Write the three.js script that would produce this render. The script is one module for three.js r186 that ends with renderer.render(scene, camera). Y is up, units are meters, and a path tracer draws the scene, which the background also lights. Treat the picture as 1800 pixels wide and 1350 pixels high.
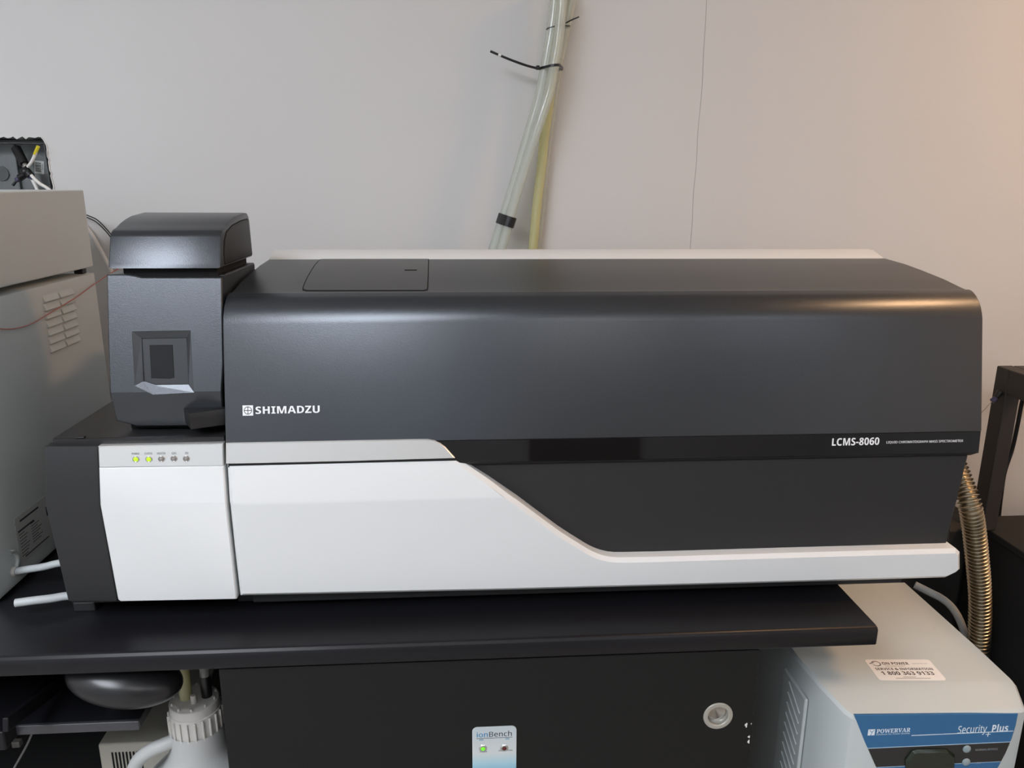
import * as THREE from 'three';
import { RoundedBoxGeometry } from 'three/addons/geometries/RoundedBoxGeometry.js';
import { mergeGeometries, toCreasedNormals } from 'three/addons/utils/BufferGeometryUtils.js';
import { FontLoader } from 'three/addons/loaders/FontLoader.js';
import { TextGeometry } from 'three/addons/geometries/TextGeometry.js';
import { RectAreaLightUniformsLib } from 'three/addons/lights/RectAreaLightUniformsLib.js';
import { Brush, Evaluator, SUBTRACTION } from 'three-bvh-csg';

// ---------------------------------------------------------------- camera, light, exposure
const scene = new THREE.Scene();
scene.background = new THREE.Color(0x000000);
const camera = new THREE.PerspectiveCamera(52.961, 1800 / 1350, 0.02, 30);
camera.position.set(0.0000, 1.4500, 1.1200);
camera.up.set(0.01249, 0.96742, -0.25286);
camera.lookAt(0.1334, 0.9438, -0.8103);
const renderer = new THREE.WebGLRenderer({ antialias: true });
renderer.toneMapping = THREE.LinearToneMapping;
renderer.toneMappingExposure = 0.69;
renderer.shadowMap.enabled = true;
RectAreaLightUniformsLib.init();
// ceiling panels: [x, y, z, width, depth, colour, strength]
const CEILING = 2.72;
const PANELS = [
  [-1.35, CEILING, 1.95, 1.2, 1.5, 0xf1f6ff, 12.6],
  [0.55, CEILING, 2.6, 1.2, 0.6, 0xffffff, 5.0],
  [2.2, CEILING, 2.45, 1.2, 0.35, 0xeaf2ff, 7.0],
];
const DOWNLIGHT = [2.2, CEILING, 0.2, 0.32, 0xffc892, 112];
const WINDOW = { x: -1.75, y: 1.95, w: 1.4, h: 1.2, color: 0xcfe4ff, strength: 1.0 };

// ---------------------------------------------------------------- helpers
let seed = 7;
const rnd = () => { seed = (seed * 1664525 + 1013904223) % 4294967296; return seed / 4294967296; };
const used = {};
function numbered(n) { const k = used[n] = (used[n] ?? -1) + 1; return k ? n + '_' + String(k).padStart(3, '0') : n; }
function thing(name, label, category, pos = [0, 0, 0], group) {
  const o = new THREE.Group(); o.name = numbered(name); o.position.set(...pos);
  o.userData = { label, category }; if (group) o.userData.group = group;
  scene.add(o); return o;
}
function part(name, geo, mat, parent, label) {
  const m = new THREE.Mesh(geo, mat); m.name = name; m.castShadow = m.receiveShadow = true;
  if (label) m.userData.label = label;
  parent.add(m); return m;
}
function solo(name, geo, mat, label, category, group) {
  const m = part(numbered(name), geo, mat, scene); m.userData = { label, category }; if (group) m.userData.group = group; return m;
}
function struct(name, geo, mat, parent = scene) { const m = part(name, geo, mat, parent); if (parent === scene) m.userData.kind = 'structure'; return m; }
const box = (x0, x1, y0, y1, z0, z1, r = 0.002) => new RoundedBoxGeometry(x1 - x0, y1 - y0, z1 - z0, 2, r).translate((x0 + x1) / 2, (y0 + y1) / 2, (z0 + z1) / 2);
const clean = (g) => { const h = g.index ? g.toNonIndexed() : g; for (const k of Object.keys(h.attributes)) if (!['position', 'normal', 'uv'].includes(k)) h.deleteAttribute(k); return h; };
const merge = (...gs) => mergeGeometries(gs.map(clean));
// side profile [[z, y], ...] swept along x
function sweepX(prof, x0, x1, bevel = 0.0015, crease = 0.5) {
  const s = new THREE.Shape(prof.map(([z, y]) => new THREE.Vector2(-z, y)));
  const g = new THREE.ExtrudeGeometry(s, { depth: x1 - x0 - 2 * bevel, bevelEnabled: bevel > 0, bevelSize: bevel, bevelOffset: -bevel, bevelThickness: bevel, bevelSegments: 2, curveSegments: 6 });
  g.rotateY(Math.PI / 2).translate(x0 + bevel, 0, 0);
  return toCreasedNormals(g, crease);
}
function lerpTable(table, v) {                     // table [[v, value], ...], any order
  const t = [...table].sort((a, b) => a[0] - b[0]);
  let i = 0; while (i < t.length - 2 && v > t[i + 1][0]) i++;
  const [a, b] = [t[i], t[i + 1]]; return a[1] + (b[1] - a[1]) * (v - a[0]) / (b[0] - a[0]);
}
function clipY(poly, lo, hi) {
  const half = (pts, side, lim) => {
    const out = [];
    pts.forEach((p, i) => {
      const q = pts[(i + 1) % pts.length], a = side * (p[1] - lim) >= 0, b = side * (q[1] - lim) >= 0;
      if (a) out.push(p);
      if (a !== b) { const t = (lim - p[1]) / (q[1] - p[1]); out.push([p[0] + t * (q[0] - p[0]), lim]); }
    });
    return out;
  };
  return half(half(poly, 1, lo), -1, hi);
}
// a plate whose outline lies in x, y and whose face follows z = table(y), folded where the table bends; chamfered rim, thickness
function plate(outline, table, { thick = 0.01, cham = 0.0015, flatBack = null, crease = 0.45 } = {}) {
  let pts = outline.map((p) => [...p]);
  const area = pts.reduce((s, p, i) => { const q = pts[(i + 1) % pts.length]; return s + p[0] * q[1] - q[0] * p[1]; }, 0);
  if (area < 0) pts.reverse();
  const folds = [...table].map((t) => t[0]).sort((a, b) => a - b).slice(1, -1);
  const dense = [];
  pts.forEach((p, i) => {
    const q = pts[(i + 1) % pts.length]; dense.push(p);
    folds.filter((f) => (p[1] - f) * (q[1] - f) < -1e-10).sort((a, b) => (q[1] > p[1] ? a - b : b - a)).forEach((f) => { const t = (f - p[1]) / (q[1] - p[1]); dense.push([p[0] + t * (q[0] - p[0]), f]); });
  });
  pts = dense; const n = pts.length;
  const nrm = pts.map((p, i) => { const q = pts[(i + 1) % n], dx = q[0] - p[0], dy = q[1] - p[1], l = Math.hypot(dx, dy) || 1; return [-dy / l, dx / l]; });
  const inset = pts.map((p, i) => {
    const a = nrm[(i + n - 1) % n], b = nrm[i], k = Math.max(0.35, 1 + a[0] * b[0] + a[1] * b[1]);
    return [p[0] + cham * (a[0] + b[0]) / k, p[1] + cham * (a[1] + b[1]) / k];
  });
  const zf = (p) => lerpTable(table, p[1]), pos = [];
  const tri = (a, b, c) => pos.push(...a, ...b, ...c);
  const cuts = [-1e3, ...folds, 1e3];
  for (let k = 0; k + 1 < cuts.length; k++) {
    const piece = clipY(inset, cuts[k], cuts[k + 1]); if (piece.length < 3) continue;
    for (const f of THREE.ShapeUtils.triangulateShape(piece.map((p) => new THREE.Vector2(...p)), [])) tri(...f.map((i) => [...piece[i], zf(piece[i])]));
  }
  const back = (p) => (flatBack ?? zf(p) - thick);
  for (let i = 0; i < n; i++) {
    const j = (i + 1) % n, A = [...inset[i], zf(inset[i])], B = [...inset[j], zf(inset[j])];
    const C = [...pts[i], zf(pts[i]) - cham], D = [...pts[j], zf(pts[j]) - cham], E = [...pts[i], back(pts[i])], F = [...pts[j], back(pts[j])];
    tri(A, C, D); tri(A, D, B); tri(C, E, F); tri(C, F, D);
  }
  for (const f of THREE.ShapeUtils.triangulateShape(pts.map((p) => new THREE.Vector2(...p)), [])) tri(...f.reverse().map((i) => [...pts[i], back(pts[i])]));
  const g = new THREE.BufferGeometry();
  g.setAttribute('position', new THREE.Float32BufferAttribute(pos, 3));
  g.setAttribute('uv', new THREE.Float32BufferAttribute(pos.filter((_, i) => i % 3 < 2), 2));
  g.computeVertexNormals();
  return toCreasedNormals(g, crease);
}
const V = (p) => new THREE.Vector3(...p);
function tube(points, r, seg = 64, rad = 14, cap = true) {
  const c = new THREE.CatmullRomCurve3(points.map(V)), g = new THREE.TubeGeometry(c, seg, r, rad, false);
  if (!cap) return g;
  const ends = [0, 1].map((t) => { const d = new THREE.CircleGeometry(r, rad), dir = c.getTangent(t).multiplyScalar(t ? 1 : -1); d.applyQuaternion(new THREE.Quaternion().setFromUnitVectors(new THREE.Vector3(0, 0, 1), dir)); d.translate(...c.getPoint(t).toArray()); return d; });
  return merge(g, ...ends);
}
function rod(a, b, r0, r1 = r0, seg = 20, bev = 0) {          // tapered cylinder from a to b
  const A = V(a), B = V(b), L = A.distanceTo(B);
  const g = bev ? new THREE.LatheGeometry([[0, 0], [r0 - bev, 0], [r0, bev], [r1, L - bev], [r1 - bev, L], [0, L]].map((p) => new THREE.Vector2(...p)), seg).translate(0, -L / 2, 0) : new THREE.CylinderGeometry(r1, r0, L, seg);
  g.applyQuaternion(new THREE.Quaternion().setFromUnitVectors(new THREE.Vector3(0, 1, 0), B.clone().sub(A).normalize()));
  return g.translate(...A.add(B).multiplyScalar(0.5).toArray());
}
// a bent tube with a radius that changes along it
function sweep(points, radius, nSeg, nRad) {
  const c = new THREE.CatmullRomCurve3(points.map(V)), fr = c.computeFrenetFrames(nSeg, false), pos = [], idx = [], uv = [];
  for (let i = 0; i <= nSeg; i++) {
    const t = i / nSeg, p = c.getPointAt(t), r = radius(t);
    for (let j = 0; j <= nRad; j++) {
      const a = j / nRad * Math.PI * 2, q = p.clone().addScaledVector(fr.normals[i], r * Math.cos(a)).addScaledVector(fr.binormals[i], r * Math.sin(a));
      pos.push(q.x, q.y, q.z); uv.push(t, j / nRad);
      if (i < nSeg && j < nRad) { const k = i * (nRad + 1) + j; idx.push(k, k + 1, k + nRad + 1, k + 1, k + nRad + 2, k + nRad + 1); }
    }
  }
  const g = new THREE.BufferGeometry();
  g.setAttribute('position', new THREE.Float32BufferAttribute(pos, 3)); g.setAttribute('uv', new THREE.Float32BufferAttribute(uv, 2));
  g.setIndex(idx); g.computeVertexNormals(); return g;
}
const FONT = {};
for (const [k, f] of [['bold', 'droid_sans_bold'], ['plain', 'droid_sans_regular'], ['serif', 'droid_serif_bold']]) FONT[k] = await new FontLoader().loadAsync('fonts/droid/' + f + '.typeface.json');
// lettering as thin solid print; fitted into [left, bottom]..[right, top] of a plane given by origin, right, up
function lettering(str, w, h, font = 'bold', depth = 0.0003) {
  const g = new TextGeometry(str, { font: FONT[font], size: 1, depth: 0.1, curveSegments: 4, bevelEnabled: false });
  g.computeBoundingBox(); const b = g.boundingBox;
  g.translate(-b.min.x, -b.min.y, 0); g.scale(w / (b.max.x - b.min.x), h / (b.max.y - b.min.y), depth / 0.1);
  return clean(g);
}
function onPlane(g, o, right, up) {
  const x = V(right).normalize(), z = x.clone().cross(V(up)).normalize(), y = z.clone().cross(x);
  return g.applyMatrix4(new THREE.Matrix4().makeBasis(x, y, z).setPosition(...o));
}
const discZ = (x, y, z, r, h, seg = 24) => new THREE.CylinderGeometry(r, r, h, seg).rotateX(Math.PI / 2).translate(x, y, z);

// ---------------------------------------------------------------- textures and materials
function canvas(w, h, draw) {
  const c = document.createElement('canvas'); c.width = w; c.height = h; draw(c.getContext('2d'), w, h);
  const t = new THREE.CanvasTexture(c); t.colorSpace = THREE.SRGBColorSpace; t.magFilter = THREE.LinearFilter; return t;
}
function grain(n, f, rx = 1, ry = 1) {             // grey data texture from f(u, v) in 0..1
  const d = new Uint8Array(n * n * 4);
  for (let y = 0; y < n; y++) for (let x = 0; x < n; x++) { const v = Math.max(0, Math.min(255, Math.round(255 * f(x / n, y / n, x, y)))), o = (y * n + x) * 4; d[o] = d[o + 1] = d[o + 2] = v; d[o + 3] = 255; }
  const t = new THREE.DataTexture(d, n, n); t.wrapS = t.wrapT = THREE.RepeatWrapping; t.magFilter = THREE.LinearFilter; t.repeat.set(rx, ry); t.needsUpdate = true; return t;
}
function noiseField(n, cells) {                    // tileable value noise
  const g = Array.from({ length: cells * cells }, rnd), s = (t) => t * t * (3 - 2 * t);
  return (u, v) => { const x = u * cells, y = v * cells, i = Math.floor(x), j = Math.floor(y), fx = s(x - i), fy = s(y - j), at = (a, b) => g[(b % cells) * cells + (a % cells)];
    return (at(i, j) * (1 - fx) + at(i + 1, j) * fx) * (1 - fy) + (at(i, j + 1) * (1 - fx) + at(i + 1, j + 1) * fx) * fy; };
}
const nA = noiseField(256, 8), nB = noiseField(256, 32), nC = noiseField(256, 96), nD = noiseField(512, 220);
const specks = grain(512, (u, v) => 0.5 + 0.3 * (nD(u, v) - 0.5) + 0.7 * (nC(u, v) - 0.5), 14, 14);
const orange = grain(256, (u, v) => 0.5 + 0.5 * (nB(u, v) - 0.5) + 0.35 * (nC(u, v) - 0.5), 5, 5);
const wallBump = grain(256, (u, v) => 0.5 + 0.6 * (nA(u, v) - 0.5) + 0.3 * (nB(u, v) - 0.5) + 0.15 * (nC(u, v) - 0.5), 1.2, 1.2);
const brushed = grain(256, (u, v, x, y) => 0.5 + 0.45 * (nC(0.3, v) - 0.5) + 0.1 * (nC(u, v) - 0.5), 4, 60);
const braid = grain(128, (u, v) => { const a = (u * 8 + v * 8) % 1, b = ((u * 8 - v * 8) % 1 + 1) % 1; return (a < 0.3 || b < 0.3) ? 1 : 0.72; }, 27, 3);
const std = (o) => new THREE.MeshStandardMaterial(o);
const lin = (r, g, b) => new THREE.Color().setRGB(r, g, b);
const M = {
  paint: std({ color: lin(0.074, 0.079, 0.086), metalness: 0.75, roughness: 0.31, bumpMap: specks, bumpScale: 0.00008 }),
  lowerPaint: std({ color: lin(0.024, 0.0245, 0.0255), metalness: 0.2, roughness: 0.5, bumpMap: specks, bumpScale: 0.00008 }),
  topBlack: std({ color: lin(0.02, 0.02, 0.021), roughness: 0.33, metalness: 0.1, bumpMap: specks, bumpScale: 0.00005 }),
  black: std({ color: lin(0.012, 0.012, 0.013), roughness: 0.45 }),
  matBlack: std({ color: lin(0.009, 0.009, 0.009), roughness: 0.85 }),
  matGrey: std({ color: lin(0.028, 0.028, 0.028), roughness: 0.8 }),
  groove: std({ color: lin(0.004, 0.004, 0.004), roughness: 0.9 }),
  gloss: new THREE.MeshPhysicalMaterial({ color: lin(0.006, 0.006, 0.007), roughness: 0.03 }),
  white: std({ color: lin(0.74, 0.75, 0.745), roughness: 0.42, bumpMap: orange, bumpScale: 0.00003 }),
  silver: std({ color: lin(0.70, 0.70, 0.68), metalness: 0.6, roughness: 0.38, roughnessMap: null, bumpMap: brushed, bumpScale: 0.00002 }),
  print: std({ color: lin(0.85, 0.86, 0.87), roughness: 0.5 }),
  greyPrint: std({ color: lin(0.16, 0.16, 0.15), roughness: 0.6 }),
  chrome: std({ color: lin(0.62, 0.62, 0.6), metalness: 1, roughness: 0.22 }),
  steel: std({ color: lin(0.55, 0.53, 0.49), metalness: 1, roughness: 0.32 }),
  led: std({ color: lin(0.3, 0.5, 0.02), emissive: lin(0.55, 0.85, 0.02), emissiveIntensity: 1.0, roughness: 0.3 }),
  ledGreen: std({ color: lin(0.1, 0.5, 0.02), emissive: lin(0.16, 0.8, 0.01), emissiveIntensity: 0.9, roughness: 0.2 }),
  ledOff: std({ color: lin(0.28, 0.26, 0.24), roughness: 0.25 }),
  ledRed: std({ color: lin(0.09, 0.012, 0.012), roughness: 0.2 }),
  module: std({ color: lin(0.58, 0.61, 0.595), roughness: 0.5, bumpMap: orange, bumpScale: 0.00006 }),
  bench: new THREE.MeshPhysicalMaterial({ color: lin(0.008, 0.008, 0.01), specularIntensity: 0.55, roughness: 0.36, bumpMap: orange, bumpScale: 0.00006 }),
  cabinet: new THREE.MeshPhysicalMaterial({ color: lin(0.011, 0.0112, 0.0105), specularIntensity: 0.4, roughness: 0.6, bumpMap: orange, bumpScale: 0.00006 }),
  ups: std({ color: lin(0.56, 0.61, 0.605), roughness: 0.5, bumpMap: orange, bumpScale: 0.00006 }),
  wall: std({ color: lin(0.66, 0.655, 0.645), roughness: 0.9, bumpMap: wallBump, bumpScale: 0.0006 }),
  plaster: std({ color: lin(0.7, 0.69, 0.67), roughness: 1 }),
  ceiling: std({ color: lin(0.6, 0.6, 0.6), roughness: 0.95 }),
  floor: std({ color: lin(0.42, 0.41, 0.39), roughness: 0.6 }),
  wood: std({ color: lin(0.14, 0.08, 0.05), roughness: 0.5 }),
  galv: std({ color: lin(0.17, 0.18, 0.18), metalness: 0.75, roughness: 0.5, bumpMap: orange, bumpScale: 0.0004 }),
  clearHose: new THREE.MeshPhysicalMaterial({ color: lin(0.94, 0.97, 0.92), roughness: 0.16, transmission: 0.68, thickness: 0, clearcoat: 1, clearcoatRoughness: 0.08, map: braid, bumpMap: braid, bumpScale: 0.0003 }),
  yellowHose: new THREE.MeshPhysicalMaterial({ color: lin(0.90, 0.87, 0.5), roughness: 0.2, transmission: 0.5, thickness: 0, clearcoat: 0.8, clearcoatRoughness: 0.12, map: braid, bumpMap: braid, bumpScale: 0.0003 }),
  milky: new THREE.MeshPhysicalMaterial({ color: lin(0.64, 0.68, 0.68), roughness: 0.4, transmission: 0.25, thickness: 0 }),
  jug: new THREE.MeshPhysicalMaterial({ color: lin(0.55, 0.56, 0.55), roughness: 0.5, transmission: 0.2, thickness: 0 }),
  cap: std({ color: lin(0.58, 0.565, 0.53), roughness: 0.55 }),
  beige: std({ color: lin(0.5, 0.48, 0.41), roughness: 0.6, bumpMap: orange, bumpScale: 0.0001 }),
  tie: std({ color: lin(0.008, 0.008, 0.009), roughness: 0.35 }),
  hoseMetal: std({ color: lin(0.52, 0.47, 0.37), metalness: 1, roughness: 0.3 }),
  frame: std({ color: lin(0.03, 0.026, 0.022), roughness: 0.6 }),
  yellow: std({ color: lin(0.72, 0.6, 0.02), roughness: 0.5 }),
  red: std({ color: lin(0.42, 0.12, 0.09), roughness: 0.4 }),
  sticker: std({ color: lin(0.8, 0.78, 0.74), roughness: 0.5 }),
  purple: std({ color: lin(0.05, 0.04, 0.10), roughness: 0.35 }),
  window: std({ color: lin(0.35, 0.37, 0.38), roughness: 0.25 }),
  upsDark: std({ color: lin(0.02, 0.02, 0.021), roughness: 0.4 }),
};

// ---------------------------------------------------------------- the room
const WZ = -0.75, WF = 5.0, WL = -2.6, WR = 2.9;
{
  const s = new THREE.Shape([[WL, 0], [WR, 0], [WR, CEILING], [WL, CEILING]].map((p) => new THREE.Vector2(...p)));
  // ragged cut-out round the junction box
  const hole = [], x0 = -1.10, x1 = -0.9185, y0 = 1.385, y1 = 1.540, jag = (k) => (rnd() - 0.5) * k;
  for (let i = 0; i <= 26; i++) hole.push([x0 + (x1 - 0.008 - x0) * i / 26, y1 + (i % 3 === 0 ? -0.001 : 0.002) + jag(0.004)]);
  hole.push([x1 - 0.004, y1 - 0.003], [x1 - 0.002, y1 - 0.008]);
  for (let i = 1; i <= 24; i++) hole.push([x1 + 0.003 * i / 24 + jag(0.003), y1 - 0.008 - (y1 - 0.008 - y0) * i / 24]);
  for (let i = 1; i <= 8; i++) hole.push([x1 + (x0 - x1) * i / 8, y0]);
  s.holes.push(new THREE.Path(hole.reverse().map((p) => new THREE.Vector2(...p))));
  const g = new THREE.ExtrudeGeometry(s, { depth: 0.12, bevelEnabled: false }).translate(0, 0, WZ - 0.12);
  const wall = struct('wall_back', g, M.wall);
  // plaster lip of the cut-out
  const rim = []; for (let i = 0; i < 30; i++) { const p = hole[hole.length - 27 - i] ?? hole[0]; if (p[0] > -0.94) rim.push([p[0] + 0.0012, p[1], WZ + 0.0008]); }
  if (rim.length > 6) part('plaster_edge', tube(rim, 0.0016, 80, 6), M.plaster, wall);
  part('crack', tube([[0.5653, 1.8504, -0.7497], [0.5664, 1.7972, -0.7497], [0.5661, 1.7430, -0.7497], [0.5677, 1.6819, -0.7497], [0.5665, 1.6197, -0.7497], [0.5645, 1.5691, -0.7497], [0.5656, 1.4920, -0.7497], [0.5630, 1.4263, -0.7497], [0.5646, 1.3595, -0.7497], [0.5634, 1.2901, -0.7497], [0.5646, 1.2500, -0.7497]], 0.0004, 120, 6), std({ color: lin(0.36, 0.33, 0.3), roughness: 1 }), wall);
  struct('wall_left', box(WL - 0.12, WL, 0, CEILING, WZ - 0.12, WF + 0.12, 0.001), M.wall);
  struct('wall_right', box(WR, WR + 0.12, 0, CEILING, WZ - 0.12, WF + 0.12, 0.001), M.wall);
  struct('floor', box(WL - 0.12, WR + 0.12, -0.12, 0, WZ - 0.12, WF + 0.12, 0.001), M.floor);
  struct('ceiling', box(WL - 0.12, WR + 0.12, CEILING, CEILING + 0.12, WZ - 0.12, WF + 0.12, 0.001), M.ceiling);
  const W = WINDOW, fs = new THREE.Shape([[WL, 0], [WR, 0], [WR, CEILING], [WL, CEILING]].map((p) => new THREE.Vector2(...p)));
  fs.holes.push(new THREE.Path([[W.x - W.w / 2, W.y - W.h / 2], [W.x - W.w / 2, W.y + W.h / 2], [W.x + W.w / 2, W.y + W.h / 2], [W.x + W.w / 2, W.y - W.h / 2]].map((p) => new THREE.Vector2(...p))));
  struct('wall_front', new THREE.ExtrudeGeometry(fs, { depth: 0.12, bevelEnabled: false }).translate(0, 0, WF), M.wall);
  const win = new THREE.Group(); win.name = 'window_1'; win.userData.kind = 'structure'; scene.add(win);
  const glow = std({ color: 0x222222, emissive: new THREE.Color(W.color), emissiveIntensity: W.strength, roughness: 0.3 });
  part('window_pane', box(W.x - W.w / 2, W.x + W.w / 2, W.y - W.h / 2, W.y + W.h / 2, WF + 0.07, WF + 0.09, 0.001), glow, win);
  const bar = (a, b, c, d) => box(a, b, c, d, WF + 0.02, WF + 0.07, 0.003), wx = W.x, wy = W.y, hw = W.w / 2, hh = W.h / 2;
  part('window_frame', merge(bar(wx - hw, wx - hw + 0.05, wy - hh, wy + hh), bar(wx + hw - 0.05, wx + hw, wy - hh, wy + hh), bar(wx - hw, wx + hw, wy - hh, wy - hh + 0.05), bar(wx - hw, wx + hw, wy + hh - 0.05, wy + hh), bar(wx - 0.025, wx + 0.025, wy - hh, wy + hh)), M.white, win);
  const wl = new THREE.RectAreaLight(W.color, W.strength, W.w - 0.1, W.h - 0.1); wl.position.set(W.x, W.y, WF - 0.01); wl.lookAt(W.x, W.y, 0); scene.add(wl); wl.name = 'window_light';
  const door = new THREE.Group(); door.name = 'door_1'; door.userData.kind = 'structure'; scene.add(door);
  part('door_leaf', box(0.55, 1.45, 0.01, 2.05, WF - 0.045, WF - 0.002, 0.003), M.wood, door);
  part('door_handle', merge(rod([0.64, 1.0, WF - 0.045], [0.64, 1.0, WF - 0.09], 0.01), rod([0.64, 1.0, WF - 0.085], [0.76, 1.0, WF - 0.085], 0.009)), M.steel, door);
}
PANELS.forEach(([x, y, z, w, d, c, k], i) => {
  const t = thing('ceiling_light', ['large square ceiling light panel on the window side of the room', 'narrow ceiling light panel in front of the middle of the bench', 'narrow ceiling light panel at the right side of the room'][i], 'light', [x, y, z]);
  part('frame', merge(box(-w / 2 - 0.03, w / 2 + 0.03, -0.03, 0, -d / 2 - 0.03, -d / 2), box(-w / 2 - 0.03, w / 2 + 0.03, -0.03, 0, d / 2, d / 2 + 0.03), box(-w / 2 - 0.03, -w / 2, -0.03, 0, -d / 2, d / 2), box(w / 2, w / 2 + 0.03, -0.03, 0, -d / 2, d / 2)), M.white, t);
  part('light_diffuser', box(-w / 2, w / 2, -0.02, -0.005, -d / 2, d / 2), std({ color: 0x333333, emissive: new THREE.Color(c), emissiveIntensity: k, roughness: 0.6 }), t);
  const l = new THREE.RectAreaLight(c, k, w, d); l.position.set(x, y - 0.035, z); l.lookAt(x, 0, z + 1e-4); l.name = 'panel_light'; scene.add(l);
});
{
  const [x, y, z, r, c, k] = DOWNLIGHT, t = thing('ceiling_downlight', 'warm round ceiling downlight above the right end of the instrument', 'light', [x, y, z]);
  part('trim_ring', new THREE.TorusGeometry(r / 2 + 0.012, 0.012, 10, 40).rotateX(Math.PI / 2).translate(0, -0.006, 0), M.white, t);
  part('light_diffuser', new THREE.CylinderGeometry(r / 2, r / 2, 0.006, 40).translate(0, -0.006, 0), std({ color: 0x333333, emissive: new THREE.Color(c), emissiveIntensity: k * 0.5, roughness: 0.6 }), t);
  const l = new THREE.RectAreaLight(c, k, r * 0.89, r * 0.89); l.position.set(x, y - 0.022, z); l.lookAt(x, 0, z + 1e-4); l.name = 'downlight_light'; scene.add(l);
}

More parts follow.
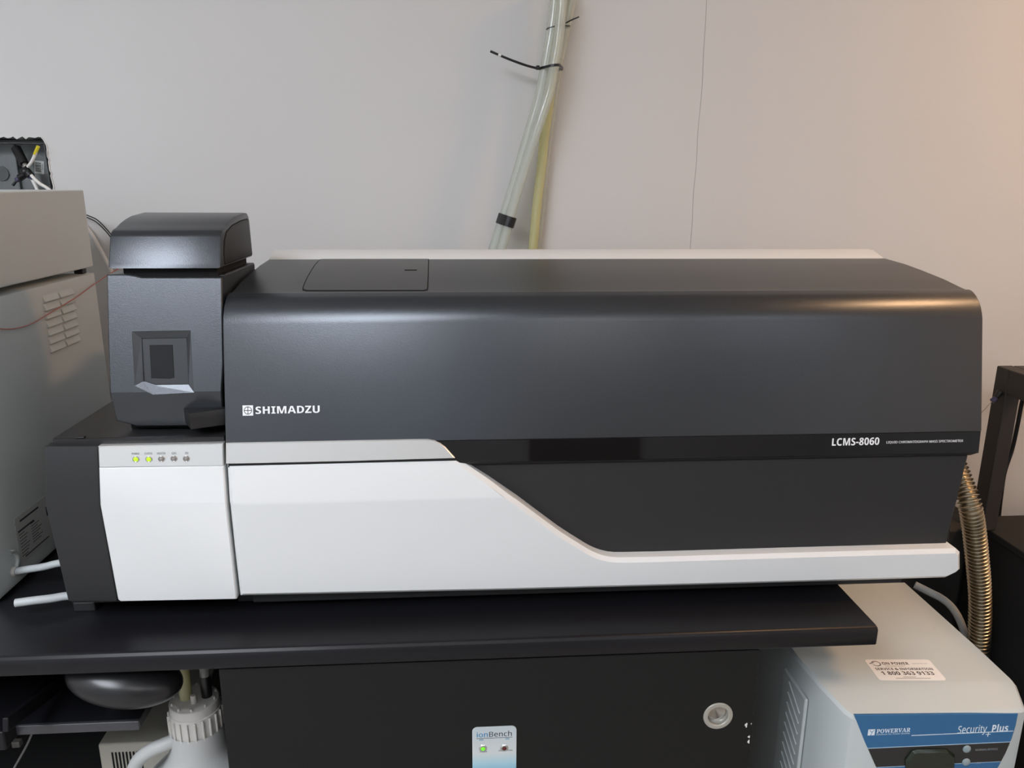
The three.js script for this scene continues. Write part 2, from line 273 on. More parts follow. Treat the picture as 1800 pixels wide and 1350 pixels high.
// ---------------------------------------------------------------- the mass spectrometer
const L = [[1.069, 0], [0.983, 0.018], [0.8, 0.0015]], D = [[1.05, -0.006], [0.84, -0.0195]], T = [[1.311, -0.066], [1.145, -0.022], [1.085, -0.034]], B = [[1.0685, 0.0012], [1.033, 0.0042]];
const MX0 = -0.352, MX1 = 0.831, slope = [0, 0.177, -0.04];
const coverZ = (y) => -0.04 + (1.245 - y) * 0.04 / 0.177;
{
  const t = thing('mass_spectrometer', 'long dark grey laboratory mass spectrometer with white lower front on the black bench', 'spectrometer');
  part('front_cover', sweepX([[-0.0832, 1.2844], [-0.0775, 1.2838], [-0.0755, 1.2832], [-0.0705, 1.2812], [-0.0632, 1.2768], [-0.0555, 1.2702], [-0.0485, 1.262], [-0.0433, 1.2525], [-0.0397, 1.2435], [-0.0002, 1.0688], [-0.006, 1.0688], [-0.06, 1.255], [-0.075, 1.272], [-0.0832, 1.276]], MX0, MX1, 0.0015, 0.7), M.paint, t);
  part('chassis', sweepX([[-0.03, 1.06], [-0.085, 1.27], [-0.34, 1.3], [-0.56, 1.3], [-0.56, 0.795], [-0.06, 0.795], [-0.03, 0.83]], MX0 + 0.004, MX1 - 0.004), M.black, t);
  part('top_cover', sweepX([[-0.0855, 1.2829], [-0.1025, 1.2848], [-0.151, 1.2928], [-0.22, 1.3008], [-0.276, 1.3062], [-0.345, 1.3098], [-0.345, 1.3], [-0.276, 1.296], [-0.151, 1.284], [-0.0855, 1.274]], MX0 + 0.001, MX1, 0.0015, 0.6), M.topBlack, t);
  part('rear_housing', sweepX([[-0.346, 1.3086], [-0.350, 1.3105], [-0.392, 1.3222], [-0.412, 1.3225], [-0.57, 1.295], [-0.57, 0.80], [-0.52, 0.80], [-0.346, 1.29]], MX0, MX1 - 0.001, 0.001, 0.3), M.white, t);
  // hatch lid on the top cover: a plate following the curve of the top
  const topTab = [[0.0845, 1.2828], [0.1025, 1.2848], [0.151, 1.2928], [0.22, 1.3008], [0.276, 1.3062], [0.345, 1.3098]];
  const lid = [[-0.254, 0.343], [-0.2553, 0.3165], [-0.2531, 0.2568], [-0.2501, 0.1898], [-0.2467, 0.1347], [-0.245, 0.1133], [-0.243, 0.1055], [-0.2365, 0.1005], [-0.0565, 0.0978], [-0.0515, 0.103], [-0.051, 0.1136], [-0.0533, 0.2079], [-0.0572, 0.3314], [-0.0576, 0.343]];
  const toTop = (g) => g.rotateX(-Math.PI / 2), up = (k) => topTab.map(([v, h]) => [v, h + k]);
  const hatchRim = lid.map(([x, v]) => [x < -0.15 ? x - 0.0018 : x + 0.0018, v < 0.11 ? v - 0.0018 : v]);
  part('hatch_gap', toTop(plate(hatchRim, up(0.0007), { thick: 0.004, cham: 0.0001 })), M.groove, t);
  const hatch = part('hatch', toTop(plate(lid, up(0.0013), { thick: 0.003, cham: 0.0006 })), M.topBlack, t);
  part('latch_slot', toTop(plate([[-0.0938, 0.2225], [-0.0726, 0.2225], [-0.0726, 0.2285], [-0.0938, 0.2285]], up(0.0018), { thick: 0.002, cham: 0.0002 })), M.groove, hatch);
  part('display_band', plate([[MX0 + 0.002, 1.0685], [0.829, 1.0685], [0.829, 1.033], [MX0 + 0.002, 1.033]], B, { thick: 0.012, cham: 0.0006 }), M.gloss, t);
  part('band_sill', sweepX([[0.0035, 1.0328], [-0.010, 1.0245], [-0.03, 1.0245], [-0.03, 1.0328]], MX0 + 0.004, 0.827, 0.0008), M.lowerPaint, t);
  part('lower_panel', plate([[-0.08, 1.028], [0.8225, 1.028], [0.8165, 0.845], [-0.08, 0.845]], D, { thick: 0.02, cham: 0.004 }), M.lowerPaint, t);
  // silver strip and white door with its sloping, rounded upper edge
  part('silver_trim', plate([[-0.3507, 1.0710], [-0.2147, 1.0712], [-0.0628, 1.0716], [-0.0507, 1.0714], [-0.0404, 1.0695], [-0.0318, 1.0655], [-0.0241, 1.0594], [-0.0096, 1.0425], [-0.1814, 1.0410], [-0.3515, 1.0404]], [[1.069, 0.0035], [0.983, 0.0195], [0.8, 0.0015]], { thick: 0.012, cham: 0.0012 }), M.silver, t);
  part('white_door', plate([[-0.3516, 1.0387], [-0.1814, 1.0397], [-0.0070, 1.0407], [0.0422, 1.0062], [0.0859, 0.9725], [0.1311, 0.9345], [0.1541, 0.9155], [0.1727, 0.9017], [0.1849, 0.8931], [0.1971, 0.8844], [0.2065, 0.8784], [0.2150, 0.8739], [0.2244, 0.8700], [0.2357, 0.8667], [0.2478, 0.8650], [0.2617, 0.8646], [0.3174, 0.8641], [0.5437, 0.8647], [0.8186, 0.8647], [0.8271, 0.8574], [0.8343, 0.8243], [0.8288, 0.8179], [0.8119, 0.8084], [0.6002, 0.8080], [0.0789, 0.8100], [-0.3519, 0.8148], [-0.3513, 0.8922], [-0.3497, 0.9759]], L, { thick: 0.034, cham: 0.0065 }), M.white, t);
  part('base_plinth', merge(box(MX0 + 0.01, 0.755, 0.785, 0.806, -0.5, -0.03, 0.003), box(-0.6, -0.37, 0.785, 0.80, -0.5, -0.045, 0.003)), M.lowerPaint, t);
  for (const [x, z] of [[-0.617, -0.045], [-0.36, -0.06], [-0.05, -0.06], [0.25, -0.06], [0.58, -0.06], [-0.6, -0.45], [0.1, -0.45], [0.6, -0.45]]) part('foot', box(x - 0.015, x + 0.019, 0.7705, 0.7865, z - 0.03, z, 0.002), M.lowerPaint, t);
  // maker's emblem and name, model name
  const at = (px) => [px[0], px[1], coverZ(px[1]) + 0.0006], up2 = slope;
  const a = [-0.3257, 1.1101], b = [-0.3103, 1.1261], e = [-0.3068, 1.1123], f = [-0.2120, 1.1232];
  const sq = b[0] - a[0], ring = new THREE.Shape([[0, 0], [sq, 0], [sq, sq], [0, sq]].map((p) => new THREE.Vector2(...p)));
  const quarter = (q) => { const h = new THREE.Path(), c = sq / 2, g = sq * 0.035, r = sq * 0.30, a0 = q * Math.PI / 2; const pt = (an, rr) => [c + Math.cos(an) * rr, c + Math.sin(an) * rr]; return { a0, c, g, r, pt, h }; };
  ring.holes.push(new THREE.Path().absarc(sq / 2, sq / 2, sq * 0.39, 0, Math.PI * 2, true));
  const pies = [0, 1, 2, 3].map((q) => { const s = new THREE.Shape(), k = sq * 0.32, g = sq * 0.035, ca = Math.cos(q * Math.PI / 2), sa = Math.sin(q * Math.PI / 2), P = [[g, g]]; for (let i = 0; i <= 8; i++) { const an = 0.11 + (Math.PI / 2 - 0.22) * i / 8; P.push([k * Math.cos(an), k * Math.sin(an)]); } P.forEach(([x, y], i) => { const X = sq / 2 + x * ca - y * sa, Y = sq / 2 + x * sa + y * ca; i ? s.lineTo(X, Y) : s.moveTo(X, Y); }); return s; });
  const emblem = new THREE.ExtrudeGeometry([ring, ...pies], { depth: 0.0003, bevelEnabled: false });
  part('emblem', onPlane(emblem, at(a), [1, 0, 0], up2), M.print, t, 'white square emblem with a crossed circle');
  const lg = (s, p, q, font) => onPlane(lettering(s, q[0] - p[0], Math.hypot(q[1] - p[1], coverZ(q[1]) - coverZ(p[1])), font), at(p), [1, 0.0045, 0], up2);
  part('maker_lettering', lg('SHIMADZU', e, f, 'bold'), M.print, t, 'white maker name on the cover');
  const bandAt = (p) => [p[0], p[1], lerpTable(B, p[1]) + 0.0002], bl = (s, p, q, font) => onPlane(lettering(s, q[0] - p[0], q[1] - p[1], font), bandAt(p), [1, 0.002, 0], [0, 1, -0.08]);
  part('model_lettering', bl('LCMS-8060', [0.5843, 1.0496], [0.6615, 1.0618], 'bold'), M.print, t, 'white model number on the black band');
  part('model_lettering', bl('LIQUID CHROMATOGRAPH MASS SPECTROMETER', [0.6736, 1.0507], [0.8003, 1.0556], 'plain'), M.print, t, 'small white lettering on the black band');

  // left module under the source tower
  part('source_module', merge(sweepX([[-0.006, 1.066], [0.0125, 0.983], [-0.004, 0.81], [-0.05, 0.80], [-0.52, 0.80], [-0.52, 1.066]], -0.611, -0.358, 0.002)), M.lowerPaint, t);
  part('module_top', sweepX([[-0.010, 1.0665], [-0.010, 1.077], [-0.013, 1.0785], [-0.54, 1.0785], [-0.54, 1.0665]], -0.606, -0.356, 0.0018), M.topBlack, t);
  part('tray_clip', box(-0.572, -0.560, 1.0785, 1.0805, -0.016, -0.0095, 0.0005), M.black, t);
  part('module_side', plate([[-0.6132, 1.0694], [-0.5374, 1.0688], [-0.5372, 0.9827], [-0.5389, 0.8143], [-0.6121, 0.8170], [-0.6132, 0.8905], [-0.6146, 0.9809]], L, { thick: 0.02, cham: 0.001 }), M.lowerPaint, t);
  part('module_door', plate([[-0.5365, 1.0373], [-0.3554, 1.0363], [-0.3535, 0.9836], [-0.3561, 0.8123], [-0.3584, 0.8114], [-0.5338, 0.8136], [-0.5371, 0.8174], [-0.5366, 0.9817]], [[1.069, 0.0005], [0.983, 0.0185], [0.8, 0.002]], { thick: 0.026, cham: 0.0016 }), M.white, t);
  const ind = part('indicator_panel', plate([[-0.5366, 1.0688], [-0.3557, 1.0698], [-0.3558, 1.0367], [-0.5364, 1.0381]], [[1.069, 0.0005], [0.983, 0.0185], [0.8, 0.002]], { thick: 0.014, cham: 0.0014 }), M.silver, t);
  const spots = [[-0.4826, 1.0492], [-0.4639, 1.0488], [-0.4456, 1.0489], [-0.4276, 1.0490], [-0.4095, 1.0486]];
  const words = [['POWER', [-0.4884, 1.0558], [-0.4776, 1.0588]], ['STATUS', [-0.4700, 1.0556], [-0.4587, 1.0587]], ['HEATER', [-0.4518, 1.0554], [-0.4397, 1.0587]], ['GAS', [-0.4305, 1.0553], [-0.4240, 1.0586]], ['HV', [-0.4109, 1.0551], [-0.4063, 1.0584]]];
  spots.forEach(([x, y], i) => {
    const z = lerpTable(L, y) + 0.0006;
    const lens = new THREE.SphereGeometry(0.0034, 18, 12).scale(1, 1, 0.7).translate(x, y, z);
    part('indicator_light', lens, i < 2 ? M.led : M.ledOff, ind, i < 2 ? 'lit yellow-green indicator' : 'unlit grey indicator');
    part('indicator_ring', new THREE.TorusGeometry(0.0042, 0.0009, 10, 28).translate(x, y, z + 0.0003), M.chrome, ind);
  });
  part('panel_lettering', merge(...words.map(([s, p, q]) => onPlane(lettering(s, q[0] - p[0], q[1] - p[1], 'plain', 0.0002), [p[0], p[1], lerpTable(L, p[1]) + 0.0006], [1, 0.003, 0], [0, 0.086, -0.018]))), M.greyPrint, ind);

  // source tower
  const bodyOutline = [[-0.5223, 1.3146], [-0.4940, 1.3146], [-0.4842, 1.3133], [-0.4711, 1.3104], [-0.3551, 1.3100], [-0.3549, 1.2502], [-0.3545, 1.1842], [-0.3620, 1.0874], [-0.4913, 1.0883], [-0.5199, 1.0980], [-0.5197, 1.1500], [-0.5214, 1.2186]];
  const O = [[-0.4872, 1.2327], [-0.4017, 1.2337], [-0.3976, 1.1434], [-0.4581, 1.1410], [-0.4836, 1.1545]], I = [[-0.4750, 1.2215], [-0.4089, 1.2222], [-0.4064, 1.1539], [-0.4556, 1.1537], [-0.4724, 1.1597]];
  const zt = (p) => lerpTable(T, p[1]);
  const cutter = plate(O, T.map(([y, z]) => [y, z + 0.002]), { thick: 0.03, cham: 0.0001 });
  const body0 = plate(bodyOutline, T, { thick: 0.19, cham: 0.0016 });
  const bA = new Brush(body0), bB = new Brush(cutter); bA.updateMatrixWorld(); bB.updateMatrixWorld();
  const ev = new Evaluator(); ev.attributes = ['position', 'normal', 'uv']; ev.useGroups = false;
  const bodyGeo = ev.evaluate(bA, bB, SUBTRACTION).geometry;
  const tower = part('source_tower', bodyGeo, M.paint, t);
  { // sloping rim of the recessed window
    const pos = [], n = O.length, tri = (...p) => p.forEach((q) => pos.push(...q)), DP = 0.0048;
    const Ic = I.map((p, i) => { const dz = i > 1 ? DP * 0.62 : DP; return [p[0], p[1], zt(p) - dz]; }), Oc = O.map((p) => [p[0], p[1], zt(p) + 0.0003]);
    for (let i = 0; i < n; i++) { const j = (i + 1) % n; tri(Oc[i], Ic[i], Ic[j]); tri(Oc[i], Ic[j], Oc[j]); const o2 = (p) => [p[0], p[1], p[2] - 0.003]; tri(o2(Oc[i]), o2(Ic[j]), o2(Ic[i])); tri(o2(Oc[i]), o2(Oc[j]), o2(Ic[j])); }
    const g = new THREE.BufferGeometry(); g.setAttribute('position', new THREE.Float32BufferAttribute(pos, 3)); g.setAttribute('uv', new THREE.Float32BufferAttribute(pos.filter((_, i) => i % 3 < 2), 2)); g.computeVertexNormals();
    part('window_rim', g, M.paint, tower);
    const inn = I.map((p) => [p[0], p[1]]);
    part('window_pane', plate(inn, T.map(([y, z]) => [y, z - DP - 0.0008]), { thick: 0.003, cham: 0.0008 }), M.window1 ?? std({ color: lin(0.014, 0.016, 0.019), roughness: 0.5 }), tower);
    part('viewing_glass', plate([[-0.4636, 1.2116], [-0.4301, 1.2117], [-0.4282, 1.1645], [-0.4348, 1.1629], [-0.4616, 1.1640]], T.map(([y, z]) => [y, z - DP]), { thick: 0.002, cham: 0.0003 }), new THREE.MeshPhysicalMaterial({ color: lin(0.012, 0.013, 0.014), roughness: 0.5, specularIntensity: 0.3 }), tower);
  }
  part('tower_neck', sweepX([[-0.084, 1.308], [-0.084, 1.326], [-0.25, 1.326], [-0.25, 1.308]], -0.505, -0.366, 0.001), M.groove, tower);
  part('tower_rim', box(-0.512, -0.3555, 1.288, 1.3125, -0.262, -0.088, 0.003), M.black, tower);
  part('tower_base', box(-0.51, -0.37, 1.078, 1.092, -0.24, -0.055, 0.002), M.groove, tower);
  part('tower_cap', sweepX([[-0.0715, 1.3232], [-0.0738, 1.3300], [-0.0900, 1.3680], [-0.0925, 1.3718], [-0.0962, 1.3752], [-0.1020, 1.3782], [-0.1070, 1.3797], [-0.1140, 1.3808], [-0.1293, 1.3862], [-0.150, 1.3915], [-0.1731, 1.3955], [-0.2251, 1.3988], [-0.247, 1.3975], [-0.2545, 1.3925], [-0.258, 1.384], [-0.262, 1.327], [-0.258, 1.3232]], -0.5215, -0.3575, 0.003, 0.6), M.paint, tower);
  const sideProf = [[-0.094, 1.3275], [-0.0945, 1.344], [-0.102, 1.362], [-0.117, 1.3738], [-0.150, 1.3815], [-0.2, 1.386], [-0.240, 1.387], [-0.2465, 1.384], [-0.252, 1.33], [-0.249, 1.3275]];
  part('cap_side_gap', sweepX(sideProf.map(([z, y]) => [(z + 0.18) * 1.025 - 0.18, (y - 1.355) * 1.045 + 1.355]), -0.3595, -0.3568, 0.0002), M.groove, tower);
  part('cap_side_panel', sweepX(sideProf, -0.360, -0.3562, 0.0008), M.lowerPaint, tower);
  // latch lever at the lower right of the tower
  const lev = new THREE.Shape([[-0.4162, -0.0280], [-0.3982, 0.0025], [-0.3530, -0.0203], [-0.3579, -0.0373], [-0.4156, -0.0403]].map(([x, z]) => new THREE.Vector2(x, -z)));
  part('latch_lever', toCreasedNormals(new THREE.ExtrudeGeometry(lev, { depth: 0.0225, bevelEnabled: true, bevelSize: 0.0012, bevelThickness: 0.0012, bevelSegments: 2 }).rotateX(-Math.PI / 2).translate(0, 1.0948, 0), 0.4), M.black, tower);
  part('latch_block', box(-0.402, -0.384, 1.0955, 1.1155, -0.02, -0.006, 0.001), M.lowerPaint, tower);
}

// ---------------------------------------------------------------- the bench
{
  const t = thing('lab_bench', 'black laboratory bench carrying the long instrument, with a cabinet below', 'bench');
  part('bench_top', sweepX([[0.070, 0.7705], [0.075, 0.7690], [0.078, 0.7655], [0.078, 0.7405], [0.0765, 0.7385], [-0.72, 0.7385], [-0.72, 0.7705]], -1.32, 0.657, 0.002, 0.9), M.bench, t);
  part('cabinet_body', box(-0.322, 0.464, 0.02, 0.7385, -0.66, 0.051, 0.003), M.black, t);
  const front = part('front_panel', box(-0.372, 0.4705, 0.03, 0.732, 0.052, 0.070, 0.0015), M.cabinet, t);
  part('base_shelf', box(-1.268, -0.326, 0.12, 0.14, -0.66, 0.0, 0.002), M.matBlack, t);
  part('back_panel', box(-1.268, -0.326, 0.142, 0.73, -0.675, -0.662, 0.002), M.matBlack, t);
  part('side_frame', box(-1.31, -1.27, 0, 0.7385, -0.66, 0.03, 0.003), M.black, t);
  const [hx, hy] = [0.4107, 0.6132, 0.0700];
  const hole = new THREE.CylinderGeometry(0.0168, 0.0168, 0.024, 48).rotateX(Math.PI / 2).translate(hx, hy, 0.0675), B0 = new Brush(front.geometry), B1 = new Brush(hole), cut = new Evaluator();
  B0.updateMatrixWorld(); B1.updateMatrixWorld(); cut.attributes = ['position', 'normal', 'uv']; cut.useGroups = false;
  front.geometry = cut.evaluate(B0, B1, SUBTRACTION).geometry;
  const latheZ = (pts, x, y, z) => new THREE.LatheGeometry(pts.map((p) => new THREE.Vector2(...p)), 56).rotateX(Math.PI / 2).translate(x, y, z);
  part('pull_handle', latheZ([[0.0, -0.012], [0.0162, -0.012], [0.0164, -0.001], [0.0170, 0.0012], [0.0182, 0.0016], [0.0232, 0.0016], [0.0243, 0.0008], [0.0244, -0.0005]], hx, hy, 0.0705), std({ color: lin(0.46, 0.45, 0.4), metalness: 0.5, roughness: 0.42 }), front, 'round recessed steel pull');
  part('handle_dish', latheZ([[0.0, -0.0052], [0.0135, -0.0012], [0.0145, 0.0002], [0.0152, 0.0002], [0.0156, -0.0008], [0.0156, -0.003]], hx - 0.0015, hy + 0.0048, 0.0662), std({ color: lin(0.42, 0.4, 0.36), metalness: 1, roughness: 0.24 }), front, 'bright conical dish');
  [[[0.4592, 0.5930, 0.0700], 0.0026, 0.0052], [[0.4658, 0.5702, 0.0700], 0.0023, 0.0028], [[0.4660, 0.5609, 0.0700], 0.0022, 0.0045], [[0.4675, 0.5953, 0.0700], 0.0008, 0.0018]].forEach(([p, w, h]) => { const g = new THREE.CylinderGeometry(1, 1, 0.0007, 9).rotateX(Math.PI / 2), P = g.attributes.position; for (let i = 0; i < P.count; i++) { const an = Math.atan2(P.getY(i), P.getX(i)), k = 0.8 + 0.25 * Math.sin(3 * an + w * 2e3); P.setXY(i, P.getX(i) * w * k, P.getY(i) * h * k); } g.computeVertexNormals(); part('paint_chip', g.translate(p[0], p[1], 0.0702), M.plaster, front, 'bare chip in the black paint'); });
  // status badge
  const c0 = [0.0117, 0.6111, 0.0712], c1 = [0.0825, 0.6097, 0.0712], w = c1[0] - c0[0], h = 0.13, top = c0[1];
  const bs = new THREE.Shape(), r = 0.008; bs.moveTo(0, r); bs.lineTo(0, h - r); bs.absarc(r, h - r, r, Math.PI, Math.PI / 2, true); bs.lineTo(w - r, h); bs.absarc(w - r, h - r, r, Math.PI / 2, 0, true); bs.lineTo(w, r); bs.absarc(w - r, r, r, 0, -Math.PI / 2, true); bs.lineTo(r, 0); bs.absarc(r, r, r, -Math.PI / 2, -Math.PI, true);
  const bg = new THREE.ExtrudeGeometry(bs, { depth: 0.0012, bevelEnabled: true, bevelSize: 0.0003, bevelThickness: 0.0003, bevelOffset: -0.0003, bevelSegments: 1 });
  const P = bg.attributes.position, U = bg.attributes.uv; for (let i = 0; i < P.count; i++) U.setXY(i, P.getX(i) / w, P.getY(i) / h);
  const tex = canvas(512, 912, (g, W, H) => {
    const k = W / w, yy = (m) => m * k, gr = g.createLinearGradient(0, 0, 0, H);
    gr.addColorStop(0, '#b9c4c8'); gr.addColorStop(0.38, '#cdd2d2'); gr.addColorStop(0.52, '#a9ccd8'); gr.addColorStop(0.75, '#5fa6cc'); gr.addColorStop(1, '#2f7fb4');
    g.fillStyle = gr; g.fillRect(0, 0, W, H);
    g.textBaseline = 'alphabetic'; g.font = '92px sans-serif'; const t1 = 'ion', t2 = 'Bench', tw = g.measureText(t1 + t2).width, sx = 420 / tw;
    g.save(); g.translate(44, 128); g.scale(sx, 1); g.fillStyle = '#1d78ab'; g.fillText(t1, 0, 0); g.fillText(t1, 1.5, 0); g.fillStyle = '#2a3438'; g.fillText(t2, g.measureText(t1).width, 0); g.fillText(t2, g.measureText(t1).width + 1.5, 0); g.restore();
    g.fillStyle = '#46525a'; g.fillRect(48, 141, 416, 7);
    g.fillStyle = '#7fa0b4'; for (const x of [105, 405]) { g.fillRect(x - 20, 150, 40, 10); g.fillRect(x - 27, 163, 54, 10); }
    g.fillStyle = '#30383c'; g.textAlign = 'center'; g.font = 'bold 24px sans-serif'; g.fillText('POWER', 128, 330); g.fillText('OVERHEATING', 384, 325, 170);
  });
  const badge = part('status_badge', bg.translate(c0[0], top - h, 0.0702), std({ map: tex, roughness: 0.45 }), front, 'pale blue status badge with lettering');
  for (const [p, m] of [[[0.0287, 0.5718, 0.0712], M.ledGreen], [[0.0630, 0.5706, 0.0712], M.ledRed]]) {
    const ring = new THREE.LatheGeometry([[0.0032, 0.0006], [0.0038, 0.002], [0.0052, 0.0016], [0.0066, 0.0002]].map((q) => new THREE.Vector2(...q)), 28).rotateX(Math.PI / 2).translate(p[0], p[1], 0.0716);
    part('light_holder', ring, M.chrome, front);
    part('indicator_light', new THREE.SphereGeometry(0.0034, 18, 12).scale(1, 1, 0.8).translate(p[0], p[1], 0.0726), m, front, m === M.ledGreen ? 'lit green indicator' : 'unlit red indicator');
  }
}

// ---------------------------------------------------------------- stacked grey modules at the left
const HX = -0.766;
{
  const t = thing('chromatograph_module', 'tall grey metal module on the bench, with louvres in its side', 'module');
  part('housing', sweepX([[-0.078, 0.776], [-0.073, 0.782], [-0.07, 0.79], [-0.07, 1.24], [-0.074, 1.2615], [-0.5655, 1.2615], [-0.5655, 0.776]], -1.2, HX, 0.003), M.module, t);
  part('base_strip', box(-1.19, HX - 0.006, 0.7705, 0.7765, -0.55, -0.09, 0.002), M.black, t);
  const slat = (() => { // pressed louvre: a hood that stands out at its lower edge
    const s = new THREE.Shape([[0, 0.0065], [0.0052, -0.0052], [0.0046, -0.0064], [0, -0.0065]].map((p) => new THREE.Vector2(...p)));
    return toCreasedNormals(new THREE.ExtrudeGeometry(s, { depth: 0.048, bevelEnabled: true, bevelSize: 0.0006, bevelThickness: 0.0025, bevelSegments: 2 }), 0.6);
  })();
  for (let r = 0; r < 7; r++) for (let c = 0; c < 2; c++) {
    const m = part('louver', slat, M.module, t); m.position.set(HX - 0.0008, 1.238 - r * 0.0157, c ? -0.4585 : -0.3985); m.rotation.y = 0;
  }
  const lab = canvas(512, 512, (g) => {
    g.fillStyle = '#c9cac6'; g.fillRect(0, 0, 512, 512); g.fillStyle = '#33363a';
    g.fillRect(60, 50, 250, 22); g.fillRect(20, 150, 210, 20);
    for (let i = 0; i < 8; i++) { g.fillRect(24, 195 + i * 34, 70 + ((i * 37) % 50), 8); g.fillRect(180, 170 + i * 30, 60 + ((i * 53) % 80), 8); }
    g.fillRect(400, 120, 60, 110); g.fillRect(60, 455, 330, 14);
  });
  const lp = new THREE.BoxGeometry(0.0006, 0.085, 0.125).translate(HX + 0.0006, 0.845, -0.215);
  const mats = std({ map: lab, roughness: 0.6 }); part('rating_label', lp, mats, t, 'white printed rating label');
  part('cable_clip', new THREE.TorusGeometry(0.017, 0.0035, 10, 30, Math.PI).rotateZ(Math.PI / 2).rotateY(-Math.PI / 2).translate(HX + 0.002, 0.822, -0.125), M.module, t);
  part('drain_port', rod([HX - 0.004, 0.803, -0.127], [HX + 0.006, 0.803, -0.127], 0.009, 0.0085, 24, 0.001), M.cap, t);
  const u = thing('chromatograph_module', 'low grey metal module stacked on top of the louvred one', 'module');
  part('housing', box(-1.2, HX, 1.2745, 1.431, -0.5655, -0.07, 0.003), M.module, u);
  part('foot', box(HX - 0.03, HX - 0.012, 1.2618, 1.2745, -0.558, -0.54, 0.002), M.black, u);
  part('foot', box(-1.18, -1.16, 1.2618, 1.2745, -0.558, -0.54, 0.002), M.black, u);
  part('foot', box(HX - 0.03, HX - 0.012, 1.2618, 1.2745, -0.12, -0.1, 0.002), M.black, u);
}
{
  const g = 'milky drain tubes at the left end of the bench';
  const a = solo('drain_tube', tube([[HX + 0.004, 0.803, -0.127], ...[[-0.7386, 0.8081, -0.1240], [-0.7108, 0.8131, -0.1220], [-0.6840, 0.8203, -0.1190]], [-0.59, 0.826, -0.117]], 0.0062, 40, 16), M.milky, 'milky tube running from the grey module port, the upper of two', 'tube');
  const b = solo('drain_tube', tube([...[[-0.7115, 0.7981, -0.0300], [-0.6852, 0.7988, -0.0350], [-0.6625, 0.7975, -0.0420], [-0.6407, 0.7967, -0.0500]], [-0.585, 0.79, -0.06]], 0.0066, 40, 16), M.milky, 'milky open-ended tube lying on the bench top, the lower of two', 'tube');
}
// thin lines between the modules and the wall
solo('capillary_line', tube([[-0.7600, 1.2384, -0.1090], [-0.7600, 1.2111, -0.1931], [-0.7600, 1.2030, -0.2420], [-0.7600, 1.2030, -0.2973], [-0.7600, 1.2113, -0.3597], [-0.7600, 1.2234, -0.4515], [-0.7600, 1.2398, -0.5426], [-0.7550, 1.2530, -0.6023], [-0.7500, 1.2645, -0.6664]], 0.0011, 90, 8), M.red, 'thin red-brown line drooping across the louvred grey module', 'tubing');
solo('black_cable', tube([[-0.8748, 1.3889, -0.7200], [-0.8336, 1.3727, -0.7200], [-0.8139, 1.3642, -0.7150], [-0.7985, 1.3506, -0.7100], [-0.7804, 1.3323, -0.7000], [-0.7557, 1.2977, -0.6900]], 0.0014, 50, 8), M.tie, 'thin black cable arching behind the grey modules, upper of a pair', 'cable');
solo('black_cable', tube([[-0.8755, 1.3839, -0.7200], [-0.8343, 1.3677, -0.7200], [-0.8158, 1.3591, -0.7150], [-0.8004, 1.3456, -0.7100], [-0.7823, 1.3273, -0.7000], [-0.7588, 1.2927, -0.6900]], 0.0014, 50, 8), M.tie, 'thin black cable arching behind the grey modules, lower of a pair', 'cable');
solo('white_tube', tube([[-0.8719, 1.3707, -0.7350], [-0.8414, 1.3352, -0.7350], [-0.8255, 1.3047, -0.7300], [-0.8076, 1.2720, -0.7200], [-0.7860, 1.2185, -0.7100], [-0.7633, 1.0850, -0.7100]], 0.005, 60, 12), M.plaster, 'off-white tube hanging close to the wall behind the tower', 'tube');

// ---------------------------------------------------------------- junction box in the wall
{
  const t = thing('junction_box', 'open galvanised junction box sunk in the wall above the grey modules', 'junction box');
  part('box_shell', merge(box(-1.10, -0.918, 1.387, 1.538, -0.800, -0.797, 0.0005), box(-1.10, -0.925, 1.5285, 1.5305, -0.797, -0.752, 0.0005), box(-0.9245, -0.9225, 1.387, 1.5305, -0.797, -0.752, 0.0005)), M.galv, t);
  part('divider', box(-1.010, -1.008, 1.387, 1.53, -0.797, -0.789, 0.0004), M.galv, t);
  part('knockout', new THREE.CylinderGeometry(0.012, 0.012, 0.003, 28).rotateX(Math.PI / 2).translate(...[-0.9511, 1.4518, -0.7950]), M.galv, t);
  part('knockout', new THREE.CylinderGeometry(0.016, 0.016, 0.003, 28).rotateX(Math.PI / 2).translate(...[-1.0478, 1.4640, -0.7950]), M.galv, t);
  part('knockout', new THREE.CylinderGeometry(0.004, 0.004, 0.003, 18).rotateX(Math.PI / 2).translate(...[-1.0057, 1.4781, -0.7955]), M.groove, t);
  const [lx, ly] = [-0.9631, 1.4783, -0.7950];
  part('barcode_label', new THREE.BoxGeometry(0.021, 0.029, 0.0006).rotateZ(-0.12).translate(lx, ly, -0.7966), std({ map: canvas(128, 176, (g) => { g.fillStyle = '#c4c6c2'; g.fillRect(0, 0, 128, 176); g.fillStyle = '#2a2c2e'; let y = 22; for (let i = 0; y < 150; i++) { const h = [4, 9, 3, 6, 12, 4, 7][i % 7]; g.fillRect(10, y, 78, h); y += h + [4, 3, 6, 4][i % 4]; } for (let i = 0; i < 6; i++) g.fillRect(102, 40 + i * 14, 10, 8); }), roughness: 0.6 }), t, 'small white barcode label');
}
